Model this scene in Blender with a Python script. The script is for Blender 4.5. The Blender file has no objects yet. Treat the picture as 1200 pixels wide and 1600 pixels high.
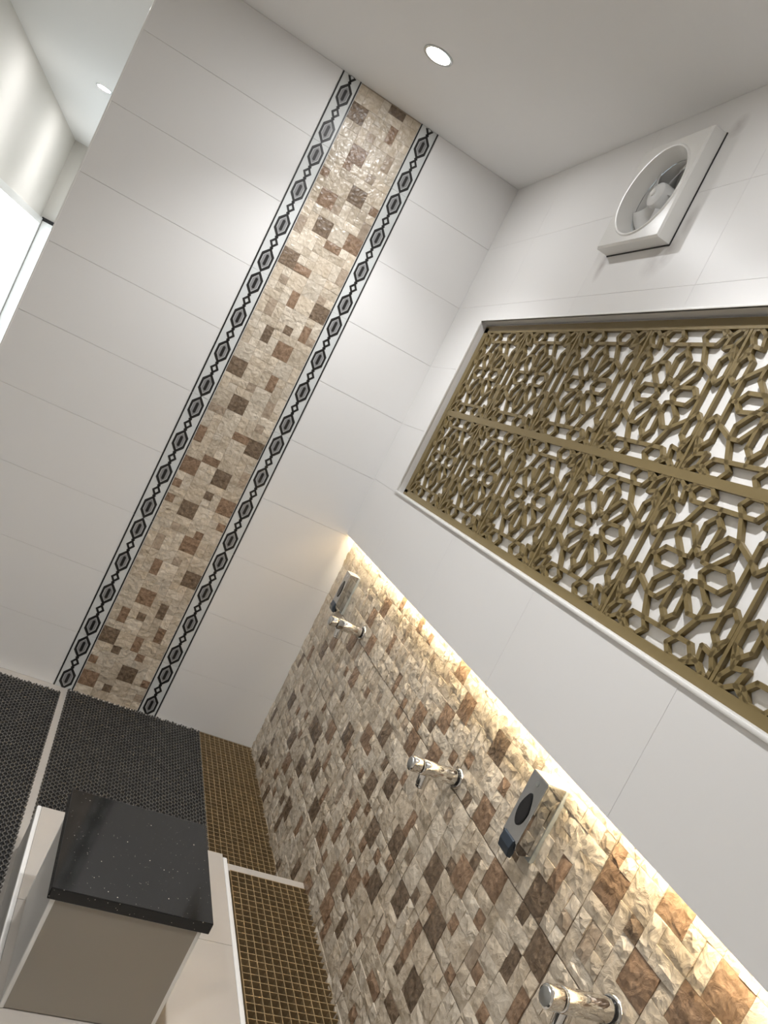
import bpy, bmesh, math, random
from mathutils import Matrix, Vector

random.seed(7)
scene = bpy.context.scene
COL = scene.collection
R = math.radians

# ------------------------------------------------------------------ camera
FPX = 1174.83                       # focal length in pixels of a 1200 x 1600 frame
cam_data = bpy.data.cameras.new('camera')
cam = bpy.data.objects.new('camera', cam_data)
COL.objects.link(cam)
cam_data.sensor_fit = 'VERTICAL'
cam_data.sensor_height = 36.0
cam_data.lens = 36.0 * FPX / 1600.0
cam_data.clip_start = 0.02
CAM_POS = Vector((-1.1068, -3.4061, 1.6167))
C_RIGHT = Vector((0.852786, -0.270012, 0.447045))
C_DOWN = Vector((0.398549, -0.216723, -0.891173))
C_FWD = Vector((0.337512, 0.938150, -0.077206))
m = Matrix((C_RIGHT, -C_DOWN, -C_FWD)).transposed().to_4x4()
m.translation = CAM_POS
cam.matrix_world = m
scene.camera = cam

# ------------------------------------------------------------------ world, exposure
world = bpy.data.worlds.new('world')
scene.world = world
world.use_nodes = True
world.node_tree.nodes['Background'].inputs[0].default_value = (0.75, 0.85, 1.0, 1)
world.node_tree.nodes['Background'].inputs[1].default_value = 0.3
scene.view_settings.view_transform = 'Standard'
scene.view_settings.look = 'None'
scene.view_settings.gamma = 1.0
scene.view_settings.use_curve_mapping = False
scene.view_settings.exposure = 0.88
scene.cycles.diffuse_bounces = 4
scene.cycles.max_bounces = 8
scene.cycles.adaptive_threshold = 0.035
scene.cycles.caustics_reflective = False
scene.cycles.sample_clamp_indirect = 6.0

LAMP_POWER = 54.0                   # each ceiling downlight
LED_STRENGTH = 72.0                 # warm strip in the cove
WINDOW_STRENGTH = 2.0

# key dimensions (metres): the corner of back wall, right wall and floor is the origin
H = 2.95                            # ceiling
EDGE = 1.165                        # bottom of the white right wall, above the mosaic
REC = 0.0545                        # how far the mosaic wall stands back
XE = -1.670                         # free end of the back wall
U = 0.0375                          # mosaic grid

# ------------------------------------------------------------------ materials
def new_mat(name):
    mt = bpy.data.materials.new(name)
    mt.use_nodes = True
    nt = mt.node_tree
    return mt, nt, nt.nodes['Principled BSDF']


def simple(name, col, rough=0.5, metal=0.0, spec=0.5, bump=0.0, bscale=40.0, vary=0.0, coat=0.0):
    mt, nt, b = new_mat(name)
    b.inputs['Base Color'].default_value = (*col, 1)
    b.inputs['Roughness'].default_value = rough
    b.inputs['Metallic'].default_value = metal
    b.inputs['Specular IOR Level'].default_value = spec
    b.inputs['Coat Weight'].default_value = coat
    if bump or vary:
        geo = nt.nodes.new('ShaderNodeNewGeometry')
        nz = nt.nodes.new('ShaderNodeTexNoise')
        nz.inputs['Scale'].default_value = bscale
        nz.inputs['Detail'].default_value = 4
        nt.links.new(geo.outputs['Position'], nz.inputs['Vector'])
        if bump:
            bp = nt.nodes.new('ShaderNodeBump')
            bp.inputs['Strength'].default_value = bump
            bp.inputs['Distance'].default_value = 0.002
            nt.links.new(nz.outputs['Fac'], bp.inputs['Height'])
            nt.links.new(bp.outputs['Normal'], b.inputs['Normal'])
        if vary:
            hs = nt.nodes.new('ShaderNodeHueSaturation')
            mp = nt.nodes.new('ShaderNodeMapRange')
            mp.inputs['From Min'].default_value = 0.3
            mp.inputs['From Max'].default_value = 0.7
            mp.inputs['To Min'].default_value = 1 - vary
            mp.inputs['To Max'].default_value = 1 + vary
            hs.inputs['Color'].default_value = (*col, 1)
            nt.links.new(nz.outputs['Fac'], mp.inputs['Value'])
            nt.links.new(mp.outputs['Result'], hs.inputs['Value'])
            nt.links.new(hs.outputs['Color'], b.inputs['Base Color'])
    return mt


def emit(name, col, strength):
    mt = bpy.data.materials.new(name)
    mt.use_nodes = True
    nt = mt.node_tree
    nt.nodes.clear()
    e = nt.nodes.new('ShaderNodeEmission')
    e.inputs[0].default_value = (*col, 1)
    e.inputs[1].default_value = strength
    o = nt.nodes.new('ShaderNodeOutputMaterial')
    nt.links.new(e.outputs[0], o.inputs[0])
    return mt


def stone(name, c1, c2, rough, bump, scale, detail_col=0.5):
    """glazed split-face stone: mottled colour, chipped fine relief, slight change from piece to piece"""
    mt, nt, b = new_mat(name)
    N = nt.nodes.new
    L = nt.links.new
    geo = N('ShaderNodeNewGeometry')
    info = N('ShaderNodeObjectInfo')
    nz = N('ShaderNodeTexNoise')
    nz.inputs['Scale'].default_value = scale
    nz.inputs['Detail'].default_value = 6
    nz.inputs['Roughness'].default_value = 0.65
    L(geo.outputs['Position'], nz.inputs['Vector'])
    ramp = N('ShaderNodeValToRGB')
    ramp.color_ramp.elements[0].position = 0.36
    ramp.color_ramp.elements[1].position = 0.66
    ramp.color_ramp.elements[0].color = (*c1, 1)
    ramp.color_ramp.elements[1].color = (*c2, 1)
    L(nz.outputs['Fac'], ramp.inputs['Fac'])
    add = N('ShaderNodeMath')
    add.operation = 'ADD'
    L(geo.outputs['Random Per Island'], add.inputs[0])
    L(info.outputs['Random'], add.inputs[1])
    fr = N('ShaderNodeMath')
    fr.operation = 'FRACT'
    L(add.outputs[0], fr.inputs[0])
    mp = N('ShaderNodeMapRange')
    mp.inputs['To Min'].default_value = 0.86
    mp.inputs['To Max'].default_value = 1.10
    L(fr.outputs[0], mp.inputs['Value'])
    hs = N('ShaderNodeHueSaturation')
    L(mp.outputs['Result'], hs.inputs['Value'])
    L(ramp.outputs['Color'], hs.inputs['Color'])
    L(hs.outputs['Color'], b.inputs['Base Color'])
    b.inputs['Roughness'].default_value = rough
    # chipped relief: ridged noise at two sizes
    n2 = N('ShaderNodeTexNoise')
    n2.inputs['Scale'].default_value = 34
    n2.inputs['Detail'].default_value = 3
    n2.inputs['Distortion'].default_value = 1.2
    L(geo.outputs['Position'], n2.inputs['Vector'])
    v = N('ShaderNodeTexVoronoi')
    v.inputs['Scale'].default_value = 52
    L(geo.outputs['Position'], v.inputs['Vector'])
    mx = N('ShaderNodeMath')
    mx.operation = 'MULTIPLY_ADD'
    L(v.outputs['Distance'], mx.inputs[0])
    mx.inputs[1].default_value = 0.5
    L(n2.outputs['Fac'], mx.inputs[2])
    bp = N('ShaderNodeBump')
    bp.inputs['Strength'].default_value = bump
    bp.inputs['Distance'].default_value = 0.006
    L(mx.outputs[0], bp.inputs['Height'])
    L(bp.outputs['Normal'], b.inputs['Normal'])
    return mt


def tile_white(name, stain=False):
    mt, nt, b = new_mat(name)
    N = nt.nodes.new
    L = nt.links.new
    b.inputs['Base Color'].default_value = (0.82, 0.81, 0.795, 1)
    b.inputs['Roughness'].default_value = 0.36
    b.inputs['Specular IOR Level'].default_value = 0.32
    if stain:                        # grey grime streaks under and beside the fan's lower corners
        geo = N('ShaderNodeNewGeometry')
        nz = N('ShaderNodeTexNoise')
        nz.inputs['Scale'].default_value = 30
        nz.inputs['Detail'].default_value = 4
        L(geo.outputs['Position'], nz.inputs['Vector'])
        total = None
        for (y, z, ry, rz, amt) in ((-1.475, 2.47, 0.035, 0.05, 0.9), (-1.135, 2.455, 0.02, 0.05, 0.8),
                                    (-1.50, 2.55, 0.02, 0.05, 0.6), (-1.50, 2.84, 0.03, 0.03, 0.7), (-1.43, 2.44, 0.05, 0.05, .5)):
            sub = N('ShaderNodeVectorMath'); sub.operation = 'SUBTRACT'
            sub.inputs[1].default_value = (0, y, z)
            L(geo.outputs['Position'], sub.inputs[0])
            div = N('ShaderNodeVectorMath'); div.operation = 'DIVIDE'
            div.inputs[1].default_value = (1, ry, rz)
            L(sub.outputs[0], div.inputs[0])
            ln = N('ShaderNodeVectorMath'); ln.operation = 'LENGTH'
            L(div.outputs[0], ln.inputs[0])
            mp = N('ShaderNodeMapRange')
            mp.inputs['From Min'].default_value = 0.0
            mp.inputs['From Max'].default_value = 1.3
            mp.inputs['To Min'].default_value = amt
            mp.inputs['To Max'].default_value = 0.0
            L(ln.outputs['Value'], mp.inputs['Value'])
            if total is None:
                total = mp.outputs['Result']
            else:
                mx = N('ShaderNodeMath'); mx.operation = 'MAXIMUM'
                L(total, mx.inputs[0]); L(mp.outputs['Result'], mx.inputs[1])
                total = mx.outputs[0]
        mu = N('ShaderNodeMath'); mu.operation = 'MULTIPLY'
        L(total, mu.inputs[0]); L(nz.outputs['Fac'], mu.inputs[1])
        mix = N('ShaderNodeMix'); mix.data_type = 'RGBA'
        mix.inputs['A'].default_value = (0.82, 0.81, 0.795, 1)
        mix.inputs['B'].default_value = (0.16, 0.12, 0.10, 1)
        L(mu.outputs[0], mix.inputs['Factor'])
        L(mix.outputs['Result'], b.inputs['Base Color'])
    return mt


def granite(name):
    """black granite with fine metallic flecks of two sizes"""
    mt, nt, b = new_mat(name)
    N = nt.nodes.new
    L = nt.links.new
    geo = N('ShaderNodeNewGeometry')
    total = None
    for scale, size, share in ((85, .11, .80), (230, .16, .86)):
        v = N('ShaderNodeTexVoronoi')
        v.inputs['Scale'].default_value = scale
        L(geo.outputs['Position'], v.inputs['Vector'])
        sep = N('ShaderNodeSeparateColor')
        L(v.outputs['Color'], sep.inputs[0])
        lt = N('ShaderNodeMath'); lt.operation = 'LESS_THAN'; lt.inputs[1].default_value = size
        L(v.outputs['Distance'], lt.inputs[0])
        gt = N('ShaderNodeMath'); gt.operation = 'GREATER_THAN'; gt.inputs[1].default_value = share
        L(sep.outputs[0], gt.inputs[0])
        mu = N('ShaderNodeMath'); mu.operation = 'MULTIPLY'
        L(lt.outputs[0], mu.inputs[0]); L(gt.outputs[0], mu.inputs[1])
        pw = N('ShaderNodeMath'); pw.operation = 'POWER'; pw.inputs[1].default_value = 1.6
        L(sep.outputs[1], pw.inputs[0])
        m2 = N('ShaderNodeMath'); m2.operation = 'MULTIPLY'
        L(mu.outputs[0], m2.inputs[0]); L(pw.outputs[0], m2.inputs[1])
        if total is None:
            total = m2.outputs[0]
        else:
            ad = N('ShaderNodeMath'); ad.operation = 'ADD'; ad.use_clamp = True
            L(total, ad.inputs[0]); L(m2.outputs[0], ad.inputs[1])
            total = ad.outputs[0]
    mix = N('ShaderNodeMix'); mix.data_type = 'RGBA'
    mix.inputs['A'].default_value = (0.012, 0.0115, 0.011, 1)
    mix.inputs['B'].default_value = (0.55, 0.50, 0.42, 1)
    L(total, mix.inputs['Factor'])
    L(mix.outputs['Result'], b.inputs['Base Color'])
    b.inputs['Roughness'].default_value = 0.08
    b.inputs['Specular IOR Level'].default_value = 0.36
    return mt


M = {}
M['tile'] = tile_white('white_glazed_tile')
M['tile_stained'] = tile_white('white_glazed_tile_grimy', True)
M['grout'] = simple('grout', (0.76, 0.74, 0.71), 0.9)
M['ceiling'] = simple('ceiling_paint', (0.88, 0.875, 0.865), 0.85)
M['paint'] = simple('cream_wall_paint', (0.74, 0.71, 0.66), 0.7)
M['floor'] = simple('pale_floor_tile', (0.47, 0.435, 0.39), 0.3, vary=0.04, bscale=6)
M['floor_grey'] = simple('grey_side_tile', (0.46, 0.45, 0.43), 0.3)
M['trim'] = simple('white_trim', (0.84, 0.83, 0.80), 0.3)
M['backer'] = simple('niche_backing_paint', (0.88, 0.87, 0.85), 0.6)
M['gold'] = simple('gold_lattice_paint', (0.20, 0.148, 0.062), 0.42, spec=0.4, bump=0.03, bscale=300)
M['mosaic_base'] = simple('mosaic_tile_body', (0.30, 0.24, 0.18), 0.6)
M['beige'] = stone('beige_split_stone', (0.50, 0.415, 0.31), (0.67, 0.58, 0.46), 0.26, 0.75, 28)
M['cream'] = stone('cream_split_stone', (0.56, 0.48, 0.375), (0.73, 0.65, 0.535), 0.26, 0.75, 22)
M['d'] = stone('dark_brown_split_stone', (0.12, 0.082, 0.052), (0.26, 0.19, 0.13), 0.32, 0.7, 70)
M['m'] = stone('russet_split_stone', (0.20, 0.125, 0.075), (0.37, 0.25, 0.165), 0.32, 0.7, 60)
M['l'] = stone('tan_split_stone', (0.33, 0.255, 0.185), (0.46, 0.37, 0.28), 0.30, 0.6, 50)
M['border_white'] = simple('border_silver_white', (0.68, 0.70, 0.69), 0.25)
M['border_black'] = simple('border_black', (0.018, 0.017, 0.016), 0.3)
M['border_grey'] = simple('border_grey', (0.26, 0.26, 0.26), 0.3)
M['chrome'] = simple('polished_chrome', (0.78, 0.77, 0.75), 0.07, 1.0)
M['steel'] = simple('mirror_steel', (0.52, 0.53, 0.54), 0.05, 1.0)
M['steel_edge'] = simple('satin_steel', (0.55, 0.57, 0.57), 0.3, 1.0)
M['plate_grey'] = simple('grey_back_plate', (0.40, 0.43, 0.43), 0.45, 0.2)
M['top_lit'] = simple('lit_steel_top', (0.75, 0.74, 0.72), 0.45, 0.7)
M['black_plastic'] = simple('black_plastic', (0.01, 0.01, 0.012), 0.15)
M['dark_rubber'] = simple('dark_rubber', (0.02, 0.02, 0.02), 0.6)
M['blue_reflection'] = simple('painted_blue_reflection', (0.035, 0.05, 0.07), 0.3)
M['mat'] = simple('charcoal_vinyl_matting', (0.085, 0.079, 0.069), 0.38, vary=0.25, bscale=25)
M['mat_gap'] = simple('mat_gap_shade', (0.010, 0.009, 0.009), 0.7)
M['bronze'] = simple('bronze_grating', (0.36, 0.26, 0.14), 0.35, 0.35, vary=0.15, bscale=20)
M['trough'] = simple('drain_trough', (0.085, 0.05, 0.022), 0.7, vary=0.3, bscale=30)
M['granite'] = granite('black_galaxy_granite')
M['stool_tile'] = simple('stool_beige_tile', (0.32, 0.29, 0.245), 0.3)
M['fan_white'] = simple('fan_white_plastic', (0.80, 0.79, 0.76), 0.25)
M['fan_blade'] = simple('fan_blade_plastic', (0.74, 0.74, 0.73), 0.2)
M['lamp_glow'] = emit('lamp_glow', (0.98, 0.985, 1.0), 185)
M['led_glow'] = emit('warm_led_glow', (1.0, 0.85, 0.60), LED_STRENGTH)
M['daylight'] = emit('daylight_pane', (0.80, 0.93, 1.0), WINDOW_STRENGTH)
M['fan_added_glow'] = emit('added_blue_glow', (0.62, 0.80, 1.0), 7.0)
M['door_glow_panel'] = emit('door_panel_glow', (0.93, 0.98, 1.0), 1.2)


# ------------------------------------------------------------------ geometry helpers
class MB:
    def __init__(self):
        self.v = []
        self.f = []

    def box(self, x0, y0, z0, x1, y1, z1):
        x0, x1 = min(x0, x1), max(x0, x1)
        y0, y1 = min(y0, y1), max(y0, y1)
        z0, z1 = min(z0, z1), max(z0, z1)
        n = len(self.v)
        self.v += [(x0, y0, z0), (x1, y0, z0), (x1, y1, z0), (x0, y1, z0), (x0, y0, z1), (x1, y0, z1), (x1, y1, z1), (x0, y1, z1)]
        self.f += [tuple(n + i for i in q) for q in ((0, 3, 2, 1), (4, 5, 6, 7), (0, 1, 5, 4), (1, 2, 6, 5), (2, 3, 7, 6), (3, 0, 4, 7))]
        return self

    def cbox(self, x0, y0, z0, x1, y1, z1, c=0.002):
        """box with chamfered edges"""
        lo = (min(x0, x1), min(y0, y1), min(z0, z1))
        hi = (max(x0, x1), max(y0, y1), max(z0, z1))
        bm = bmesh.new()
        vs = [bm.verts.new((a, b, d)) for a in (lo[0], hi[0]) for b in (lo[1], hi[1]) for d in (lo[2], hi[2])]
        for q in ((0, 1, 3, 2), (4, 6, 7, 5), (0, 4, 5, 1), (2, 3, 7, 6), (0, 2, 6, 4), (1, 5, 7, 3)):
            bm.faces.new([vs[i] for i in q])
        bmesh.ops.bevel(bm, geom=list(bm.edges), offset=c, segments=2, affect='EDGES', profile=0.5)
        n = len(self.v)
        bm.verts.index_update()
        self.v += [tuple(v.co) for v in bm.verts]
        self.f += [tuple(n + v.index for v in f.verts) for f in bm.faces]
        bm.free()
        return self

    def poly(self, pts, nvec):
        """prism: polygon pts (3-D) swept along nvec"""
        n = len(self.v)
        k = len(pts)
        d = Vector(nvec)
        self.v += [tuple(p) for p in pts] + [tuple(Vector(p) + d) for p in pts]
        self.f.append(tuple(range(n, n + k)))
        self.f.append(tuple(range(n + 2 * k - 1, n + k - 1, -1)))
        for i in range(k):
            j = (i + 1) % k
            self.f.append((n + i, n + k + i, n + k + j, n + j))
        return self

    def ring(self, outer, inner, nvec):
        """flat ring between two matching polygons, swept along nvec"""
        n = len(self.v)
        k = len(outer)
        d = Vector(nvec)
        self.v += [tuple(p) for p in outer] + [tuple(p) for p in inner]
        self.v += [tuple(Vector(p) + d) for p in outer] + [tuple(Vector(p) + d) for p in inner]
        for i in range(k):
            j = (i + 1) % k
            self.f += [(n + i, n + j, n + k + j, n + k + i), (n + 2 * k + i, n + 3 * k + i, n + 3 * k + j, n + 2 * k + j),
                       (n + i, n + 2 * k + i, n + 2 * k + j, n + j), (n + k + i, n + k + j, n + 3 * k + j, n + 3 * k + i)]
        return self

    def lathe(self, prof, frame, seg=32):
        """prof: (axial, radius) list; frame: (origin, axis, e1, e2)"""
        o, a, e1, e2 = [Vector(t) for t in frame]
        n = len(self.v)
        for (t, r) in prof:
            for k in range(seg):
                ang = 2 * math.pi * k / seg
                self.v.append(tuple(o + a * t + e1 * (r * math.cos(ang)) + e2 * (r * math.sin(ang))))
        for i in range(len(prof) - 1):
            for k in range(seg):
                j = (k + 1) % seg
                self.f.append((n + i * seg + k, n + i * seg + j, n + (i + 1) * seg + j, n + (i + 1) * seg + k))
        if prof[0][1] > 1e-5:
            self.f.append(tuple(n + k for k in range(seg - 1, -1, -1)))
        if prof[-1][1] > 1e-5:
            self.f.append(tuple(n + (len(prof) - 1) * seg + k for k in range(seg)))
        return self

    def mesh(self, name, recalc=True, smooth=None):
        me = bpy.data.meshes.new(name)
        me.from_pydata(self.v, [], self.f)
        if recalc:
            bm = bmesh.new()
            bm.from_mesh(me)
            bmesh.ops.recalc_face_normals(bm, faces=bm.faces)
            bm.to_mesh(me)
            bm.free()
        if smooth:
            for p in me.polygons:
                p.use_smooth = True
            me.set_sharp_from_angle(angle=R(smooth))
        me.update()
        return me


def link(name, me, mat, parent=None, loc=(0, 0, 0)):
    o = bpy.data.objects.new(name, me)
    COL.objects.link(o)
    if mat is not None and len(me.materials) == 0:
        me.materials.append(mat)
    o.location = loc
    if parent is not None:
        o.parent = parent
    return o


def obj(name, mb, mat, parent=None, loc=(0, 0, 0), smooth=None):
    return link(name, mb.mesh(name, True, smooth), mat, parent, loc)


def thing(name, label, cat, loc=(0, 0, 0), group=None):
    o = bpy.data.objects.new(name, None)
    COL.objects.link(o)
    o.empty_display_size = 0.05
    o.location = loc
    return tag(o, label, cat, group)


def tag(o, label, cat, group=None, kind=None):
    o['label'] = label
    o['category'] = cat
    if group:
        o['group'] = group
    if kind:
        o['kind'] = kind
    return o


def struct(name, mb, mat, label, cat):
    return tag(obj(name, mb, mat), label, cat, kind='structure')


# ------------------------------------------------------------------ the setting: shell
XL, YF, YN = -2.66, 5.15, -5.0
XT, YT = -0.225, -1.15                      # drain trough in the lower floor
fl = MB()
fl.box(XL, YN, -0.12, XT, YF, 0.0)
fl.box(XT, 0.0, -0.12, 0.2, YF, 0.0)
fl.box(XT, YN, -0.12, 0.2, YT, 0.0)
floor = struct('floor', fl, M['floor'], 'pale tiled floor of the wash room under the mats', 'floor')
tr = MB().box(XT, YT, -0.12, REC, 0.0, -0.07)
obj('drain_trough', tr, M['trough'], floor)
ceil_o = struct('ceiling', MB().box(XL - .1, YN - .1, H, 0.3, YF + .1, H + .1), M['ceiling'], 'plain off-white ceiling with recessed downlights', 'ceiling')
struct('wall_left', MB().box(XL - .1, YN, 0, XL, YF, H), M['paint'], 'cream side wall washed by lamps beyond the free end of the tiled wall', 'wall')
struct('wall_far', MB().box(XL, YF, 0, 0.3, YF + .1, H), M['paint'], 'shaded end wall of the passage beside the bright window', 'wall')
struct('wall_front', MB().box(XL, YN - .1, 0, 0.3, YN, H), M['paint'], 'plain wall behind the photographer', 'wall')
struct('wall_side', MB().box(0.0, 0.13, 0, 0.2, YF, H), M['paint'], 'plain passage wall hidden behind the tiled wall', 'wall')

# back wall ---------------------------------------------------------------
TT = 0.006                                   # tile thickness
GR = 0.0024                                  # recess of the grout
G = 0.0006                                   # half joint
wall_back = struct('wall_back', MB().box(XE, GR, -.1, 0.2, 0.13, H), M['grout'], 'white tiled wall with a vertical mosaic strip between black patterned borders', 'wall')
ROWS = [0.0, .265, .563, .8605, 1.158, 1.456, 1.7535, 2.051, 2.349, 2.6465, H]
ROWS_RIGHT = [EDGE, 1.463, 1.7535, 2.051, 2.349, 2.6465, H]
XBL, XBR = -0.927, -0.443                    # outer edges of the two borders
XML, XMR = -0.835, -0.535                    # the mosaic strip between them


def rect_tile_back(x0, x1, z0, z1, c=.0008):
    return MB().cbox(x0 + G, 0, z0 + G, x1 - G, TT + .002, z1 - G, c)


for i in range(len(ROWS) - 1):
    obj('white_tile', rect_tile_back(XE, XBL, ROWS[i], ROWS[i + 1]), M['tile'], wall_back)
    obj('white_tile', rect_tile_back(XBR, REC + .003, ROWS[i], ROWS[i + 1]), M['tile'], wall_back)
obj('edge_trim', MB().cbox(XE - .004, -.0015, 0, XE + .003, .13, H, .001), M['trim'], wall_back)

# border tiles: 0.6 m lengths with a chain of long hexagons and small diamonds
BW = XML - XBL
PT = 0.0012                                  # thickness of the printed relief


def hex_pts(cx, cz, w, h, tip, y=0.0):
    return [(cx, y, cz - h / 2), (cx + w / 2, y, cz - h / 2 + tip), (cx + w / 2, y, cz + h / 2 - tip),
            (cx, y, cz + h / 2), (cx - w / 2, y, cz + h / 2 - tip), (cx - w / 2, y, cz - h / 2 + tip)]


hex_mb = MB().ring(hex_pts(0, 0, .057, .112, .032), hex_pts(0, 0, .038, .081, .024), (0, -PT, 0))
hex_mb.poly(hex_pts(0, 0, .0125, .052, .006), (0, -PT, 0))
hex_me = hex_mb.mesh('hexagon_link')
hex_me.materials.append(M['border_black'])
inl_me = MB().ring(hex_pts(0, 0, .034, .074, .021), hex_pts(0, 0, .0125, .052, .006), (0, -PT * .6, 0)).mesh('inlay')
inl_me.materials.append(M['border_grey'])


def dia_pts(w, h):
    return [(0, 0, -h / 2), (w / 2, 0, 0), (0, 0, h / 2), (-w / 2, 0, 0)]


dia_mb = MB().ring(dia_pts(.040, .052), dia_pts(.017, .022), (0, -PT, 0))
for sz in (-1, 1):                           # knots where the strands cross
    dia_mb.poly([(0, 0, sz * .014), (.0085, 0, sz * .0255), (0, 0, sz * .037), (-.0085, 0, sz * .0255)], (0, -PT, 0))
dia_me = dia_mb.mesh('diamond_link')
dia_me.materials.append(M['border_black'])

CUTS = [.265 + .5955 * (k - 1) for k in range(7)]
for side, bx0 in enumerate((XBL, XMR)):
    bx1 = bx0 + BW
    cx = (bx0 + bx1) / 2
    for k in range(len(CUTS) - 1):
        z0, z1 = max(0, CUTS[k]), min(H, CUTS[k + 1])
        bt = obj('border_tile', MB().cbox(bx0 + .0004, .0002, z0 + G, bx1 - .0004, TT + .002, z1 - G, .0006), M['border_white'], wall_back)
        for lx, w in ((bx0 + .001, .0062), (bx1 - .0085, .0062)):
            obj('border_line', MB().box(lx, -PT, z0 + G, lx + w, .001, z1 - G), M['border_black'], bt)
        for i in range(4):
            cz = CUTS[k] + .0545 + i * .1622
            if cz - .053 < z0 - .002 and cz + .04 < z0:
                continue
            if cz + .053 > H or cz < z0 + .03:
                continue
            link('hexagon_link', hex_me, None, bt, (cx, .0003, cz))
            link('inlay', inl_me, None, bt, (cx, .0003, cz))
            dz = cz + .0811
            if i < 3 and dz + .037 < H:
                link('diamond_link', dia_me, None, bt, (cx, .0003, dz))
            elif i < 3 and dz - .02 < H:      # diamond cut off by the ceiling
                cut = MB()
                cut.v = [(a, b, min(c, H - dz - .0005)) for (a, b, c) in dia_mb.v]
                cut.f = list(dia_mb.f)
                obj('diamond_link', cut, M['border_black'], bt, (cx, .0003, dz))

# ------------------------------------------------------------------ mosaic pieces
SIZES = {'B': (2, 2), 'V': (1, 2), 'H': (2, 1), 'S': (1, 1)}
STRIP_BROWN = "0,76Bd 2,72Bm 4,68Bd 1,66Bm 2,63Bd 6,63Bm 0,58Bd 6,54Bd 4,48Bm 0,44Bd 2,40Bd 6,36Bd 0,31Bm 4,31Bd 2,26Bd 6,28Bm 4,22Bm 6,18Bd 2,14Bm 0,8Bd 0,2Bm 4,4Bd 5,76Vm 6,73Vl 0,62Vl 7,65Vl 7,59Vl 3,54Vm 1,52Vl 2,49Vd 6,51Vm 5,44Vm 6,41Vl 0,35Vm 7,32Vl 1,21Vl 2,18Vm 5,13Vd 1,11Vm 4,8Vm 6,10Vm 4,79Hd 4,62Hm 2,58Hm 0,39Hl 4,37Hm 2,33Hm 3,75Sl 2,71Sm 0,69Sm 5,71Sl 3,66Sl 7,68Sm 1,56Sl 6,56Sl 4,51Sd 7,51Sl 3,43Sl 6,39Sl 0,29Sm 0,27Sm 4,29Sd 2,24Sl 7,26Sm 5,24Sm 4,20Sl 3,12Sd 2,7Sd 5,7Sm 0,5Sm 7,4Sm 3,2Sd 7,2Sl"
WALL_BROWN = "7,18Bd 9,20Bm 14,22Bm 19,24Bm 19,20Bm 5,10Bd 15,12Bd 18,28Bm 38,30Bm 17,12Bd 11,8Bd 20,14Bm 24,16Bd 28,18Bm 5,2Bd 13,6Bm 17,8Bd 21,10Bd 19,4Bd 25,8Bd 33,16Bd 29,8Bm 37,14Bd 35,24Bm 31,20Bd 36,22Bm 39,26Bm 41,28Bm 40,23Bm 47,28Bd 49,24Bm 36,18Bd 41,16Bd 35,8Bm 31,4Bm 38,10Bm 41,12Bd 36,6Bm 45,14Bd 51,12Bd 47,18Bd 50,20Bm 53,22Bm 50,16Bd 57,24Bd 59,22Bd 61,28Bm 65,30Bm 65,26Bm 69,29Bm 68,27Bm 4,16Vm 2,14Vd 17,22Vl 16,26Vm 2,6Vd 17,26Vm 22,30Vm 28,30Vm 24,26Vm 26,28Vl 29,24Vm 23,12Vm 26,15Vm 12,1Vd 19,2Vd 24,5Vm 26,10Vm 29,12Vl 28,14Vl 33,13Vm 32,10Vm 42,18Vm 28,3Vd 40,7Vd 38,5Vm 46,11Vm 49,13Vm 44,6Vm 55,18Vl 58,20Vd 60,19Vm 54,26Vm 58,26Vm 62,25Vl 47,9Hm 50,10Hd 14,19Sl 17,20Sm 16,17Sl 19,18Sd 24,21Sm 27,22Sl 7,13Sm 10,14Sl 2,10Sl 9,11Sm 12,12Sm 16,15Sm 8,9Sl 19,15Sl 31,30Sm 37,29Sl 33,29Sl 13,10Sm 30,18Sm 6,5Sd 8,3Sd 19,11Sd 12,4Sm 17,6Sm 14,3Sm 9,1Sm 17,4Sd 31,16Sm 31,14Sl 34,12Sl 35,15Sm 27,6Sl 21,8Sl 32,24Sm 32,23Sm 34,23Sl 38,25Sd 43,25Sm 45,26Sm 50,27Sm 47,24Sd 34,19Sd 38,20Sm 46,22Sl 40,14Sm 42,15Sm 37,13Sm 36,11Sm 32,8Sm 32,7Sl 24,1Sd 40,12Sm 38,9Sd 47,16Sd 43,9Sm 49,15Sm 49,12Sd 47,6Sm 44,17Sl 49,20Sd 51,22Sd 49,17Sm 52,18Sm 54,20Sm 56,18Sm 57,23Sd 54,16Sm 58,17Sm 54,25Sd 64,28Sd 60,25Sl 61,30Sm 60,30Sl"


def parse(s):
    out = []
    for t in s.split():
        a, b = t.split(',')
        n = ''.join(ch for ch in b if ch.isdigit())
        out.append((int(a), int(n), b[-2], b[-1]))
    return out


def layout(browns, nc, nr, colj, rowj, seed):
    """fill a grid with pieces: the brown ones where they are, paler ones around; no piece crosses a tile joint"""
    rnd = random.Random(seed)
    occ = set()
    out = []
    for (c, r, t, s) in browns:
        w, h = SIZES[t]
        for i in range(w):
            for j in range(h):
                occ.add((c + i, r + j))
        out.append((c, r, w, h, s))
    for r in range(nr):
        for c in range(nc):
            if (c, r) in occ:
                continue
            opts = ['B'] * 4 + ['V'] * 3 + ['H'] * 3 + ['S'] * 2
            rnd.shuffle(opts)
            for t in opts + ['S']:
                w, h = SIZES[t]
                cells = [(c + i, r + j) for i in range(w) for j in range(h)]
                if any(q in occ or q[0] >= nc or q[1] >= nr for q in cells):
                    continue
                if w == 2 and (c + 1) in colj or h == 2 and (r + 1) in rowj:
                    continue
                occ.update(cells)
                out.append((c, r, w, h, 'beige' if rnd.random() < .55 else 'cream'))
                break
    return out


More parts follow.
